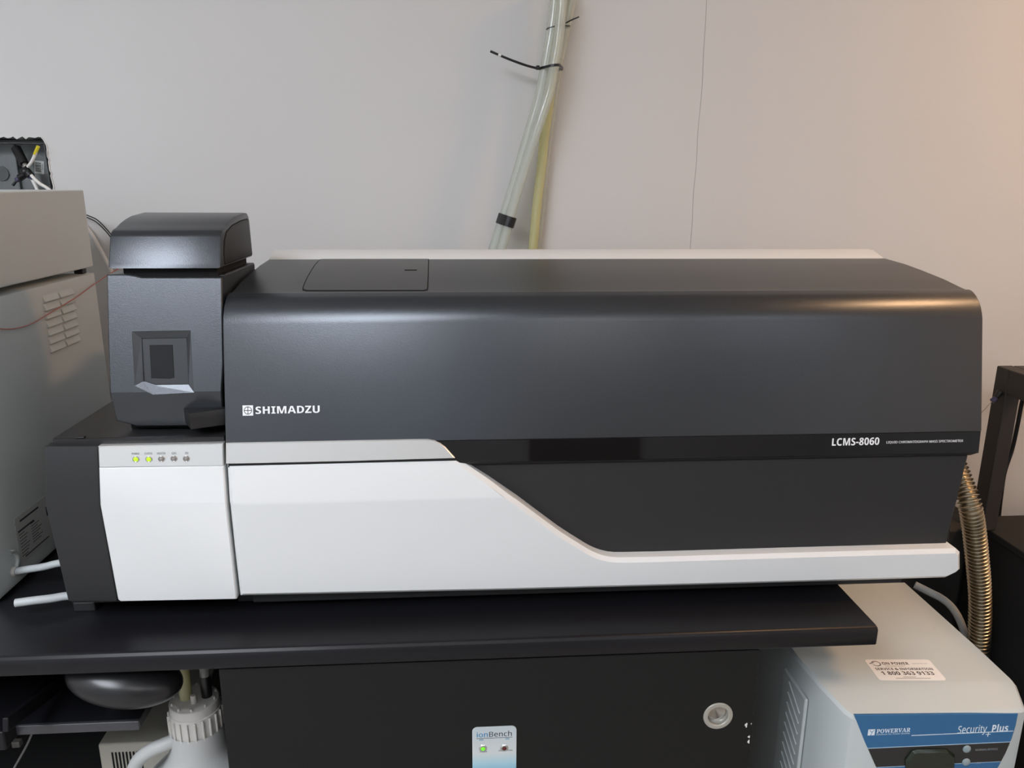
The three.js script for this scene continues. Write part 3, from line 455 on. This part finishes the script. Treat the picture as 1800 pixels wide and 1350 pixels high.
{
  const P = (px, py, z) => 0; // (fittings hang in the mouth of the box)
  const t = thing('tube_fitting', 'black tube connector with a purple nut hanging in the wall box', 'fitting');
  const a = [-0.9920, 1.5196, -0.7650], b = [-0.9682, 1.4848, -0.7450], c = [-0.9658, 1.4675, -0.7400], d = [-0.9564, 1.4552, -0.7350];
  part('connector_body', merge(rod(a, b, 0.0105, 0.0095, 24, 0.002), rod([-0.9796, 1.5009, -0.7550], b, 0.0085, 0.0075, 20, 0.001)), M.tie, t);
  part('collar', rod(b, [-0.9629, 1.4774, -0.7420], 0.0055, 0.0065, 20, 0.001), M.steel, t);
  part('valve_block', merge(rod([-0.9671, 1.4737, -0.7420], [-0.9534, 1.4577, -0.7370], 0.0085, 0.0085, 18, 0.0015), rod([-0.9813, 1.4539, -0.7400], [-0.9545, 1.4700, -0.7380], 0.008, 0.007, 18, 0.0015), new THREE.SphereGeometry(0.0105, 20, 14).translate(...c)), M.tie, t);
  part('nut', rod([-0.9851, 1.4539, -0.7380], [-0.9813, 1.4477, -0.7360], 0.006, 0.006, 6), M.purple, t);
  part('stem', rod([-0.9838, 1.4508, -0.7370], [-0.9952, 1.4378, -0.7350], 0.0022, 0.0032, 16, 0.0005), M.tie, t);
  part('nut', rod([-0.9548, 1.4528, -0.7360], [-0.9502, 1.4590, -0.7360], 0.0055, 0.0055, 6), M.purple, t);
  const s = solo('plastic_tube', tube([[-0.9582, 1.4786, -0.7380], [-0.9484, 1.4859, -0.7330], [-0.9392, 1.4968, -0.7300], [-0.9310, 1.5088, -0.7270], [-0.9233, 1.5215, -0.7250]], 0.0034, 30, 14), M.sticker, 'short off-white tube with a bright yellow tip in the wall box', 'tube');
  part('yellow_tip', tube([[-0.9342, 1.5046, -0.7280], [-0.9290, 1.5124, -0.7265], [-0.9230, 1.5221, -0.7250]], 0.0037, 14, 14), M.yellow, s, 'yellow tip');
  solo('plastic_tube', tube([[-0.9510, 1.4602, -0.7330], [-0.9423, 1.4504, -0.7300], [-0.9305, 1.4406, -0.7280], [-0.9188, 1.4333, -0.7270], [-0.9069, 1.4234, -0.7250]], 0.0036, 30, 14), M.sticker, 'white tube running down from the black fitting to the module top, right of two', 'tube');
  solo('plastic_tube', tube([[-0.9551, 1.4577, -0.7380], [-0.9512, 1.4479, -0.7370], [-0.9463, 1.4356, -0.7360], [-0.9427, 1.4232, -0.7350]], 0.0036, 30, 14), M.sticker, 'white tube running down from the black fitting to the module top, left of two', 'tube');
}

// ---------------------------------------------------------------- hoses hanging down the wall
{
  const R = 0.0118;
  const paths = {
    a: [[0.2151, 1.8649, -0.6900], [0.2145, 1.8313, -0.6900], [0.2093, 1.7780, -0.6900], [0.2003, 1.7226, -0.6900], [0.1922, 1.6781, -0.6900], [0.1803, 1.6223, -0.6900], [0.1619, 1.5619, -0.6900], [0.1432, 1.4968, -0.6900], [0.1241, 1.4343, -0.6900], [0.1061, 1.3784, -0.6900], [0.0784, 1.2930, -0.6900], [0.0570, 1.2177, -0.6900]],
    b: [[0.2272, 1.8604, -0.6690], [0.2267, 1.8272, -0.6690], [0.2229, 1.7745, -0.6690], [0.2176, 1.7289, -0.6690], [0.2109, 1.6909, -0.6690], [0.2030, 1.6441, -0.6690], [0.1849, 1.5884, -0.6690], [0.1642, 1.5281, -0.6690], [0.1443, 1.4668, -0.6690], [0.1267, 1.4095, -0.6690], [0.1165, 1.3691, -0.6690], [0.0959, 1.2948, -0.6690], [0.0748, 1.2204, -0.6690]],
    c: [[0.2227, 1.8700, -0.7120], [0.2234, 1.8361, -0.7120], [0.2207, 1.7787, -0.7120], [0.2178, 1.7320, -0.7120], [0.2113, 1.6728, -0.7120], [0.2059, 1.6125, -0.7120], [0.1978, 1.5512, -0.7120], [0.1911, 1.4763, -0.7120], [0.1829, 1.3997, -0.7120], [0.1735, 1.2910, -0.7120], [0.1662, 1.2145, -0.7120]],
    d: [[0.2656, 1.8757, -0.7330], [0.2576, 1.8411, -0.7330], [0.2473, 1.7922, -0.7330], [0.2381, 1.7474, -0.7330], [0.2288, 1.6996, -0.7330], [0.2219, 1.6512, -0.7330], [0.2139, 1.5898, -0.7330], [0.2046, 1.5147, -0.7330], [0.1955, 1.4122, -0.7330], [0.1837, 1.2892, -0.7330], [0.1764, 1.2118, -0.7330]],
  };
  const centre = (k, y) => { const c = new THREE.CatmullRomCurve3(paths[k].map(V)); let lo = 0, hi = 1; for (let i = 0; i < 40; i++) { const m = (lo + hi) / 2; if (c.getPoint(m).y > y) lo = m; else hi = m; } return c.getPoint(lo); };
  const radius = { a: R, b: R * 0.97, c: R * 0.94, d: R * 0.9 };
  const A = solo('braided_hose', tube(paths.a, R, 140, 22), M.clearHose, 'clear braided hose hanging on the wall, leftmost of the hose bundle', 'hose');
  solo('braided_hose', tube(paths.b, radius.b, 140, 22), M.clearHose, 'clear braided hose crossing in front of the yellowed one', 'hose');
  solo('braided_hose', tube(paths.c, radius.c, 140, 22), M.yellowHose, 'yellowed braided hose hanging on the wall at the right of the bundle', 'hose');
  solo('braided_hose', tube(paths.d, radius.d, 140, 22), M.clearHose, 'clear hose behind the bundle, seen at its right near the photo top', 'hose');
  const around = (keys, y, gap) => { const pts = []; for (const k of keys) { const p = centre(k, y); for (let i = 0; i < 28; i++) { const an = i / 28 * Math.PI * 2; pts.push([p.x + (radius[k] + gap) * Math.cos(an), y, p.z + (radius[k] + gap) * Math.sin(an)]); } } return pts; };
  const hull = (pts) => { const p = [...pts].sort((m, n) => m[0] - n[0] || m[2] - n[2]), cr = (o, m, n) => (m[0] - o[0]) * (n[2] - o[2]) - (m[2] - o[2]) * (n[0] - o[0]); const half = (q) => { const h = []; for (const v of q) { while (h.length > 1 && cr(h[h.length - 2], h[h.length - 1], v) <= 0) h.pop(); h.push(v); } h.pop(); return h; }; return [...half(p), ...half([...p].reverse())]; };
  // flat strap round a group of hoses, tilted by slope along x
  const strap = (keys, y, h, th, tilt = 0) => { const lean = (centre(keys[0], y + 0.01).x - centre(keys[0], y - 0.01).x) / 0.02; const out = hull(around(keys, y, 0.0004 + th)), inn = hull(around(keys, y, 0.0002)), mx = centre(keys[0], y).x, s = new THREE.Shape(out.map((p) => new THREE.Vector2(p[0], -p[2]))); s.holes.push(new THREE.Path(inn.reverse().map((p) => new THREE.Vector2(p[0], -p[2])))); const g = new THREE.ExtrudeGeometry(s, { depth: h, bevelEnabled: false }).rotateX(-Math.PI / 2).translate(0, y - h / 2, 0); const P = g.attributes.position; for (let i = 0; i < P.count; i++) P.setXYZ(i, P.getX(i) + (P.getY(i) - y) * lean, P.getY(i) + (P.getX(i) - mx) * tilt, P.getZ(i)); return toCreasedNormals(g, 0.6); };
  part('tape_band', strap(['a', 'b'], [0.1094, 1.3673, -0.6800][1], 0.0225, 0.0012, -0.3), M.tie, A);
  const y1 = [0.1998, 1.6941, -0.6600][1], y2 = [0.2094, 1.7760, -0.6600][1];
  const t = thing('cable_tie', 'black cable tie with a long tail sticking out left, lower on the hoses', 'cable tie');
  part('loop', strap(['a', 'b', 'c', 'd'], y1, 0.0055, 0.0014, 0.1), M.tie, t);
  part('head', new RoundedBoxGeometry(0.008, 0.009, 0.008, 2, 0.0015).translate(...[0.1779, 1.6933, -0.6820]), M.tie, t);
  part('tail', tube([[0.1760, 1.6921, -0.6820], [0.1517, 1.6968, -0.6760], [0.1141, 1.7083, -0.6720], [0.0735, 1.7242, -0.6750]], 0.0026, 30, 8), M.tie, t);
  part('tail_mark', tube([[0.0968, 1.7153, -0.6725], [0.0907, 1.7175, -0.6730]], 0.0029, 6, 8), M.sticker, t, 'worn pale spot');
  const t2 = thing('cable_tie', 'thin black cable tie nearer the photo top, its tail pointing right', 'cable tie');
  part('loop', strap(['a', 'c', 'd'], y2, 0.0026, 0.001, 0.25), M.tie, t2);
  part('tail', tube([[0.2367, 1.7897, -0.7200], [0.2437, 1.7919, -0.7160], [0.2554, 1.7968, -0.7100], [0.2696, 1.8019, -0.7050]], 0.0015, 24, 8), M.tie, t2);
}

// ---------------------------------------------------------------- power conditioner at the lower right
{
  const t = thing('power_conditioner', 'pale grey power conditioner on the floor with a blue front panel', 'power supply');
  const H = [[-0.2, 0.586], [-0.05, 0.586], [0.012, 0.6], [0.5, 0.6]];                    // height against -z
  const outline = [[0.612, 0.357], [0.615, 0.10], [0.622, 0.012], [0.640, -0.040], [0.648, -0.051], [0.655, -0.054], [0.946, -0.054], [0.956, -0.050], [0.974, 0.0], [0.977, 0.10], [0.977, 0.357]];
  part('housing', plate(outline, H, { flatBack: 0.012, cham: 0.005, crease: 0.5 }).rotateX(-Math.PI / 2), M.ups, t);
  part('base', box(0.63, 0.96, 0, 0.0125, -0.34, 0.03, 0.003), M.upsDark, t);
  part('vent_panel', box(0.6095, 0.6165, 0.12, 0.555, -0.13, -0.035, 0.003), M.ups, t);
  for (let i = 0; i < 16; i++) part('vent_slat', new THREE.BoxGeometry(0.003, 0.0025, 0.06).rotateX(0.5).translate(0.609, 0.53 - i * 0.022, -0.075), M.ups, t);
  const st = canvas(640, 320, (g, W, H2) => {
    g.fillStyle = '#f6f5f3'; g.fillRect(0, 0, W, H2); g.fillStyle = '#2e2c2a'; g.textAlign = 'left';
    g.lineWidth = 9; g.strokeStyle = '#45423f'; g.beginPath(); g.ellipse(88, 66, 40, 36, 0, -2.6, 2.6); g.stroke(); g.lineWidth = 6; g.beginPath(); g.moveTo(22, 62); g.lineTo(80, 46); g.moveTo(22, 62); g.lineTo(60, 70); g.stroke();
    g.font = 'bold 58px sans-serif'; g.fillText('ON POWER', 145, 84, 262); g.font = '17px sans-serif'; g.fillText('Power Quality Specialists', 160, 110, 200); g.fillStyle = '#8a847c'; g.fillText('www.onpower.com', 440, 70, 180); g.fillStyle = '#2e2c2a';
    g.font = 'bold 50px sans-serif'; g.textAlign = 'center'; g.fillText('SERVICE & INFORMATION', 320, 168, 560); g.font = 'bold 74px sans-serif'; g.fillText('1 800 363 9133', 320, 240, 540);
    g.fillStyle = '#8a847c'; g.font = '15px sans-serif'; g.fillRect(250, 268, 120, 7); g.fillRect(170, 288, 330, 7);
  });
  const [p0, p1, p2, p3] = [[0.7364, -0.0815], [0.8565, -0.0742], [0.8535, -0.0129], [0.7334, -0.0202]];
  const sw = Math.hypot(p1[0] - p0[0], p1[1] - p0[1]), sh = Math.hypot(p3[0] - p0[0], p3[1] - p0[1]);
  const ss = new THREE.Shape(), r = 0.006; ss.moveTo(r, 0); ss.lineTo(sw - r, 0); ss.absarc(sw - r, r, r, -Math.PI / 2, 0); ss.lineTo(sw, sh - r); ss.absarc(sw - r, sh - r, r, 0, Math.PI / 2); ss.lineTo(r, sh); ss.absarc(r, sh - r, r, Math.PI / 2, Math.PI); ss.lineTo(0, r); ss.absarc(r, r, r, Math.PI, 1.5 * Math.PI);
  const sg = new THREE.ExtrudeGeometry(ss, { depth: 0.0004, bevelEnabled: false }); { const P = sg.attributes.position, U = sg.attributes.uv; for (let i = 0; i < P.count; i++) U.setXY(i, P.getX(i) / sw, P.getY(i) / sh); }
  onPlane(sg, [p3[0], 0.6002, p3[1]], [p2[0] - p3[0], 0, p2[1] - p3[1]], [0, 0, -1]);
  part('service_sticker', sg, std({ map: st, roughness: 0.5 }), t, 'white service sticker with a phone number');
  // front panel
  const FZ = 0.0555, poly = [[0.6500, 0.5910], [0.9389, 0.5805], [0.9389, 0.5573], [0.9365, 0.5312], [0.9310, 0.5038], [0.9233, 0.4774], [0.9127, 0.4486], [0.7277, 0.4355], [0.7022, 0.4836], [0.6742, 0.5388]];
  const xs = poly.map((p) => p[0]), ys = poly.map((p) => p[1]), X0 = Math.min(...xs), X1 = Math.max(...xs), Y1 = Math.max(...ys), Y0 = Math.min(...ys);
  const pg = plate(poly, [[0, FZ], [1, FZ]], { thick: 0.004, cham: 0.0006 }); { const P = pg.attributes.position, U = pg.attributes.uv; for (let i = 0; i < P.count; i++) U.setXY(i, (P.getX(i) - X0) / (X1 - X0), (P.getY(i) - Y0) / (Y1 - Y0)); }
  const CW = 1200, CH = Math.round(CW * (Y1 - Y0) / (X1 - X0)), cx = (p) => (p[0] - X0) / (X1 - X0) * CW, cy = (p) => (Y1 - p[1]) / (Y1 - Y0) * CH;
  const K = { logo: [0.6777, 0.5500, 0.0555], name0: [0.6924, 0.5515, 0.0555], name1: [0.7517, 0.5485, 0.0555], line0: [0.7552, 0.5449, 0.0555], line1: [0.9362, 0.5387, 0.0555], sec0: [0.8357, 0.5443, 0.0555], sec1: [0.8878, 0.5417, 0.0555], pl0: [0.8958, 0.5424, 0.0555], pl1: [0.9266, 0.5408, 0.0555], strip0: [0.6760, 0.5240, 0.0555], strip1: [0.9406, 0.5137, 0.0555], low: [0.7020, 0.4848, 0.0555], n0: [0.8738, 0.5091, 0.0555], n1: [0.9147, 0.5093, 0.0555], o0: [0.8803, 0.4821, 0.0555] };
  const ptex = canvas(CW, CH, (g, W, H2) => {
    g.fillStyle = '#2b6796'; g.fillRect(0, 0, W, H2);
    g.fillStyle = '#232526'; g.fillRect(0, cy(K.strip0), W, cy(K.low) - cy(K.strip0)); g.fillStyle = '#a9c6dc'; g.fillRect(0, cy(K.strip0) - 5, W, 7); g.fillRect(0, cy(K.low) - 2, W, 5);
    const fit = (s, a, b, font, y = cy(a)) => { g.font = font; const w = g.measureText(s).width; g.save(); g.translate(cx(a), y); g.scale((cx(b) - cx(a)) / w, 1); g.fillText(s, 0, 0); g.restore(); };
    g.fillStyle = '#e3edf4'; const lx = cx(K.logo), ly = cy(K.logo); g.fillRect(lx, ly - 50, 50, 50); g.strokeStyle = '#2b6796'; g.lineWidth = 4; g.beginPath(); g.moveTo(lx + 22, ly); g.lineTo(lx + 30, ly - 24); g.lineTo(lx + 10, ly - 42); g.moveTo(lx + 30, ly - 24); g.lineTo(lx + 44, ly - 44); g.stroke();
    fit('POWERVAR', K.name0, K.name1, 'bold 46px serif', ly - 16); fit('Solutions for Power Quality', K.name0, K.name1, '15px sans-serif', ly + 1);
    g.fillRect(cx(K.line0), cy(K.line0) - 8, cx(K.line1) - cx(K.line0), 6);
    fit('Security', K.sec0, K.sec1, '84px sans-serif', cy(K.sec0) - 8); fit('Plus', K.pl0, K.pl1, 'bold 84px sans-serif', cy(K.pl0) - 14);
    const px = (cx(K.sec1) + cx(K.pl0)) / 2; g.fillRect(px - 18, cy(K.sec1) - 4, 36, 6); g.fillRect(px - 3, cy(K.sec1) - 20, 6, 40);
    g.fillStyle = '#98a2a8'; fit('NORMAL/BYPASS', K.n0, K.n1, '22px sans-serif'); g.font = '22px sans-serif'; g.fillText('ON', cx(K.o0), cy(K.o0));
  });
  const panel = part('front_panel', pg, std({ map: ptex, roughness: 0.35 }), t, 'blue and black printed front panel');
  const scr = plate([[0.7500, 0.4988], [0.7595, 0.5166], [0.7662, 0.5191], [0.8147, 0.5177], [0.8231, 0.5155], [0.8370, 0.5045], [0.8399, 0.4858], [0.8410, 0.4660], [0.7552, 0.4684]], [[0, FZ + 0.006], [1, FZ + 0.006]], { thick: 0.007, cham: 0.004 });
  part('display_window', scr, new THREE.MeshPhysicalMaterial({ color: lin(0.012, 0.02, 0.011), roughness: 0.2 }), panel, 'dark green display window');
  for (const p of [[0.8578, 0.5143, 0.0600], [0.8610, 0.4876, 0.0600]]) part('push_button', new THREE.SphereGeometry(0.0072, 20, 14).scale(1, 1, 0.5).translate(p[0], p[1], FZ + 0.0005), std({ color: lin(0.26, 0.33, 0.36), roughness: 0.3 }), panel);
}

// ---------------------------------------------------------------- right side: bellows hose, frame, cabinet
{
  const rib = (n) => (t) => 0.0203 + 0.0036 * Math.cos(t * n * Math.PI * 2);
  const pts = [[1.0809, 0.8710, -0.4200], [1.0853, 0.8263, -0.3800], [1.0899, 0.7859, -0.3500], [1.1100, 0.7254, -0.3500], [1.1283, 0.6569, -0.3500], [1.1458, 0.5869, -0.3500], [1.1578, 0.5227, -0.3500], [1.1666, 0.4574, -0.3500], [1.1714, 0.3909, -0.3500], [1.1754, 0.3080, -0.3500]];
  solo('bellows_hose', sweep(pts, rib(68), 68 * 12, 28), M.hoseMetal, 'corrugated metal vacuum hose curving down beside the instrument right end', 'hose');
  solo('bellows_hose', sweep([[1.2570, 0.7263, -0.6400], [1.2772, 0.7061, -0.6200], [1.3088, 0.6740, -0.6100], [1.3508, 0.6307, -0.6100], [1.3880, 0.5918, -0.6100]], (t) => 0.013 + 0.003 * Math.cos(t * 24 * Math.PI * 2), 24 * 12, 24), M.hoseMetal, 'second corrugated hose glimpsed behind the black post', 'hose');
  const f = thing('equipment_frame', 'black upright metal frame standing at the right by the wall', 'frame');
  const fx = 1.234, fy = 1.047;
  part('post', box(fx, fx + 0.036, 0.652, fy, -0.53, -0.487, 0.003), M.frame, f);
  part('side_rail', box(fx, fx + 0.036, fy - 0.058, fy, -0.4865, 0.25, 0.003), M.frame, f);
  part('back_rail', box(fx + 0.0365, 1.9635, fy - 0.05, fy, -0.527, -0.49, 0.003), M.frame, f);
  part('post', box(1.964, 2.0, 0.652, fy, -0.53, -0.487, 0.003), M.frame, f);
  const e = thing('dark_enclosure', 'dark grey floor-standing enclosure in the shadow behind the metal hose', 'enclosure');
  part('housing', box(0.86, 1.33, 0.02, 0.612, -0.735, -0.576, 0.006), M.matGrey, e);
  part('base', box(0.88, 1.3, 0, 0.0202, -0.72, -0.58, 0.003), M.matBlack, e);
  const c = thing('black_cabinet', 'low black cabinet under the upright frame at the right edge', 'cabinet');
  part('carcass', box(1.262, 2.02, 0.02, 0.635, -0.56, 0.28, 0.004), M.matBlack, c);
  part('top_board', box(1.256, 2.03, 0.635, 0.652, -0.57, 0.29, 0.003), M.matBlack, c);
  part('foot_rail', box(1.28, 2.0, 0, 0.021, -0.54, 0.26, 0.003), M.black, c);
  solo('hanging_cable', tube([[1.3157, 0.9812, -0.5300], [1.3270, 0.9546, -0.5500], [1.3338, 0.8948, -0.5600], [1.3389, 0.8262, -0.5700], [1.3303, 0.7673, -0.5700], [1.3319, 0.7073, -0.5700], [1.3352, 0.6539, -0.5700], [1.3315, 0.6171, -0.5600]], 0.0048, 70, 12), M.tie, 'black cable hanging down inside the upright frame', 'cable');
  const n = thing('cable_plug', 'small dark plug with a violet collar on the frame post left side', 'plug');
  part('plug_body', rod([1.2312, 0.9932, -0.5000], [1.2228, 0.9785, -0.5000], 0.0075, 0.0055, 18, 0.001), M.tie, n);
  part('collar', rod([1.2228, 0.9785, -0.5000], [1.2149, 0.9691, -0.5000], 0.006, 0.007, 18, 0.001), M.purple, n);
  solo('clear_line', tube([[1.2159, 0.9711, -0.5000], [1.2046, 0.9571, -0.5000], [1.1923, 0.9409, -0.5000], [1.1788, 0.9233, -0.5000], [1.1542, 0.8893, -0.5000]], 0.0009, 30, 8), M.clearHose, 'thin clear line running from the plug behind the instrument', 'tubing');
  solo('drain_tube', tube([[1.0423, 0.5540, -0.4200], [1.0562, 0.5490, -0.4100], [1.0757, 0.5409, -0.4000], [1.0934, 0.5316, -0.4000], [1.1181, 0.5132, -0.4000], [1.1415, 0.4858, -0.4000], [1.1627, 0.4478, -0.4000], [1.1786, 0.4096, -0.4000]], 0.0085, 60, 14), M.milky, 'milky bent tube behind the power conditioner, beside the metal hose', 'tube');
}

// ---------------------------------------------------------------- under the bench at the left
{
  const [jx] = [-0.4638, 0.5517, -0.0600], jz = -0.06, t = thing('waste_jug', 'white plastic waste jug under the bench with a ribbed screw cap', 'jug', [jx, 0, jz]);
  const lathe = (pts, seg = 64) => new THREE.LatheGeometry(pts.map((p) => new THREE.Vector2(...p)), seg);
  const capTop = 0.5885, neck = 0.527;
  const body = [[0, 0.1405], [0.11, 0.1405], [0.122, 0.15], [0.125, 0.17], [0.125, 0.34], [0.123, 0.365], [0.117, 0.395], [0.107, 0.421], [0.085, 0.445], [0.062, 0.465], [0.052, 0.482], [0.047, 0.5], [0.0455, neck + 0.01]];
  part('jug_body', lathe(body), M.jug, t);
  part('handle', tube([[-0.03, 0.523, 0.02], [-0.048, 0.520, 0.027], [-0.068, 0.513, 0.03], [-0.089, 0.498, 0.032], [-0.1, 0.478, 0.033], [-0.104, 0.452, 0.033], [-0.102, 0.42, 0.033]], 0.0115, 40, 16), M.jug, t);
  const cap = part('screw_cap', lathe([[0.0405, neck], [0.0425, neck + 0.001], [0.0425, neck + 0.044], [0.0415, neck + 0.046], [0.0405, neck + 0.046], [0.0405, neck + 0.060], [0.0385, capTop], [0.032, capTop + 0.001], [0.031, capTop + 0.005], [0, capTop + 0.005]]), M.cap, t);
  for (let i = 0; i < 22; i++) { const a = i / 22 * Math.PI * 2, g = new RoundedBoxGeometry(0.003, 0.040, 0.005, 1, 0.0008).translate(0, neck + 0.022, 0.0432).rotateY(a); part('cap_rib', g, M.cap, cap); }
  for (let i = 0; i < 10; i++) { const a = i / 10 * Math.PI * 2 + 0.2; part('cap_stud', rod([Math.sin(a) * 0.0355, capTop, Math.cos(a) * 0.0355], [Math.sin(a) * 0.0355, capTop + 0.0055, Math.cos(a) * 0.0355], 0.0024, 0.002, 12), M.cap, cap); }
  part('spout', rod([0.006, capTop + 0.004, 0.018], [0.006, capTop + 0.02, 0.018], 0.0052, 0.0048, 16, 0.001), M.cap, cap);
  part('drain_fitting', rod([0.022, capTop + 0.004, 0.0], [0.022, capTop + 0.045, 0.0], 0.009, 0.009, 18, 0.001), M.tie, cap);
  const X = (p) => [jx + p[0], p[1], jz + p[2]];
  solo('waste_tube', tube([X([-0.012, capTop + 0.005, 0.004]), X([-0.012, 0.64, 0.003]), X([-0.013, 0.68, 0.0]), X([-0.016, 0.728, -0.006])], 0.0105, 40, 20), M.yellowHose, 'braided tube standing up from the jug cap, left of two', 'tube');
  solo('waste_tube', tube([X([0.022, capTop + 0.04, 0.0]), X([0.022, 0.66, -0.002]), X([0.02, 0.70, -0.006]), X([0.02, 0.728, -0.01])], 0.0085, 40, 20), M.clearHose, 'braided tube on the black fitting of the jug cap, right of two', 'tube');

  const k = thing('keyboard_tray', 'black pull-out keyboard tray hanging under the bench at the left', 'tray');
  part('tray_board', sweepX([[0.0, 0.594], [-0.001, 0.597], [-0.30, 0.597], [-0.30, 0.580], [0.0, 0.580]], -0.735, -0.531, 0.002), M.bench, k);
  part('front_edge', box(-0.735, -0.531, 0.579, 0.596, -0.001, 0.004, 0.0015), std({ color: lin(0.05, 0.05, 0.055), roughness: 0.3 }), k);
  part('slide_arm', (() => { const g = new RoundedBoxGeometry(0.009, 0.022, 0.15, 2, 0.002); g.rotateX(-0.25); return g.translate(-0.694, 0.633, 0.0); })(), M.bench, k);
  part('slide_bracket', box(-0.7, -0.688, 0.655, 0.68, -0.08, -0.05, 0.001), M.steel, k);
  part('slide_bracket', box(-0.702, -0.690, 0.596, 0.606, 0.045, 0.055, 0.001), M.frame, k);
  part('hanger', box(-0.72, -0.70, 0.597, 0.7384, -0.25, -0.20, 0.002), M.black, k);
  part('side_block', box(-0.86, -0.724, 0.575, 0.610, -0.25, 0.035, 0.004), M.bench, k);
  const m = new THREE.SphereGeometry(1, 48, 24).scale(0.088, 0.038, 0.054).rotateZ(-0.2).translate(-0.534, 0.69, 0.022);
  const mt = thing('mouse_platform', 'rounded glossy black mouse platform above the keyboard tray', 'mouse platform');
  part('platform', m, std({ color: lin(0.012, 0.012, 0.013), roughness: 0.3 }), mt);
  part('support_arm', box(-0.60, -0.575, 0.5972, 0.66, -0.08, -0.04, 0.003), M.black, mt);
  const pc = thing('computer_tower', 'beige slotted computer case standing under the bench beside the jug', 'computer');
  part('case', box(-0.711, -0.555, 0.16, 0.3915, -0.62, -0.2, 0.005), M.beige, pc);
  part('base', box(-0.70, -0.565, 0.1402, 0.1602, -0.6, -0.22, 0.002), M.black, pc);
  for (let i = 0; i < 9; i++) part('vent_slot', box(-0.687 + i * 0.0067, -0.684 + i * 0.0067, 0.30, 0.3725, -0.2005, -0.1985, 0.0004), M.groove, pc);
  solo('grey_cable', tube([[-0.7633, 0.5055, -0.1000], [-0.7782, 0.4766, -0.1000], [-0.7938, 0.4510, -0.1000], [-0.8081, 0.4276, -0.1000], [-0.8356, 0.3704, -0.1000]], 0.002, 30, 8), std({ color: lin(0.16, 0.16, 0.155), roughness: 0.6 }), 'thin grey cable hanging under the keyboard tray at the left edge', 'cable');
}

renderer.render(scene, camera);
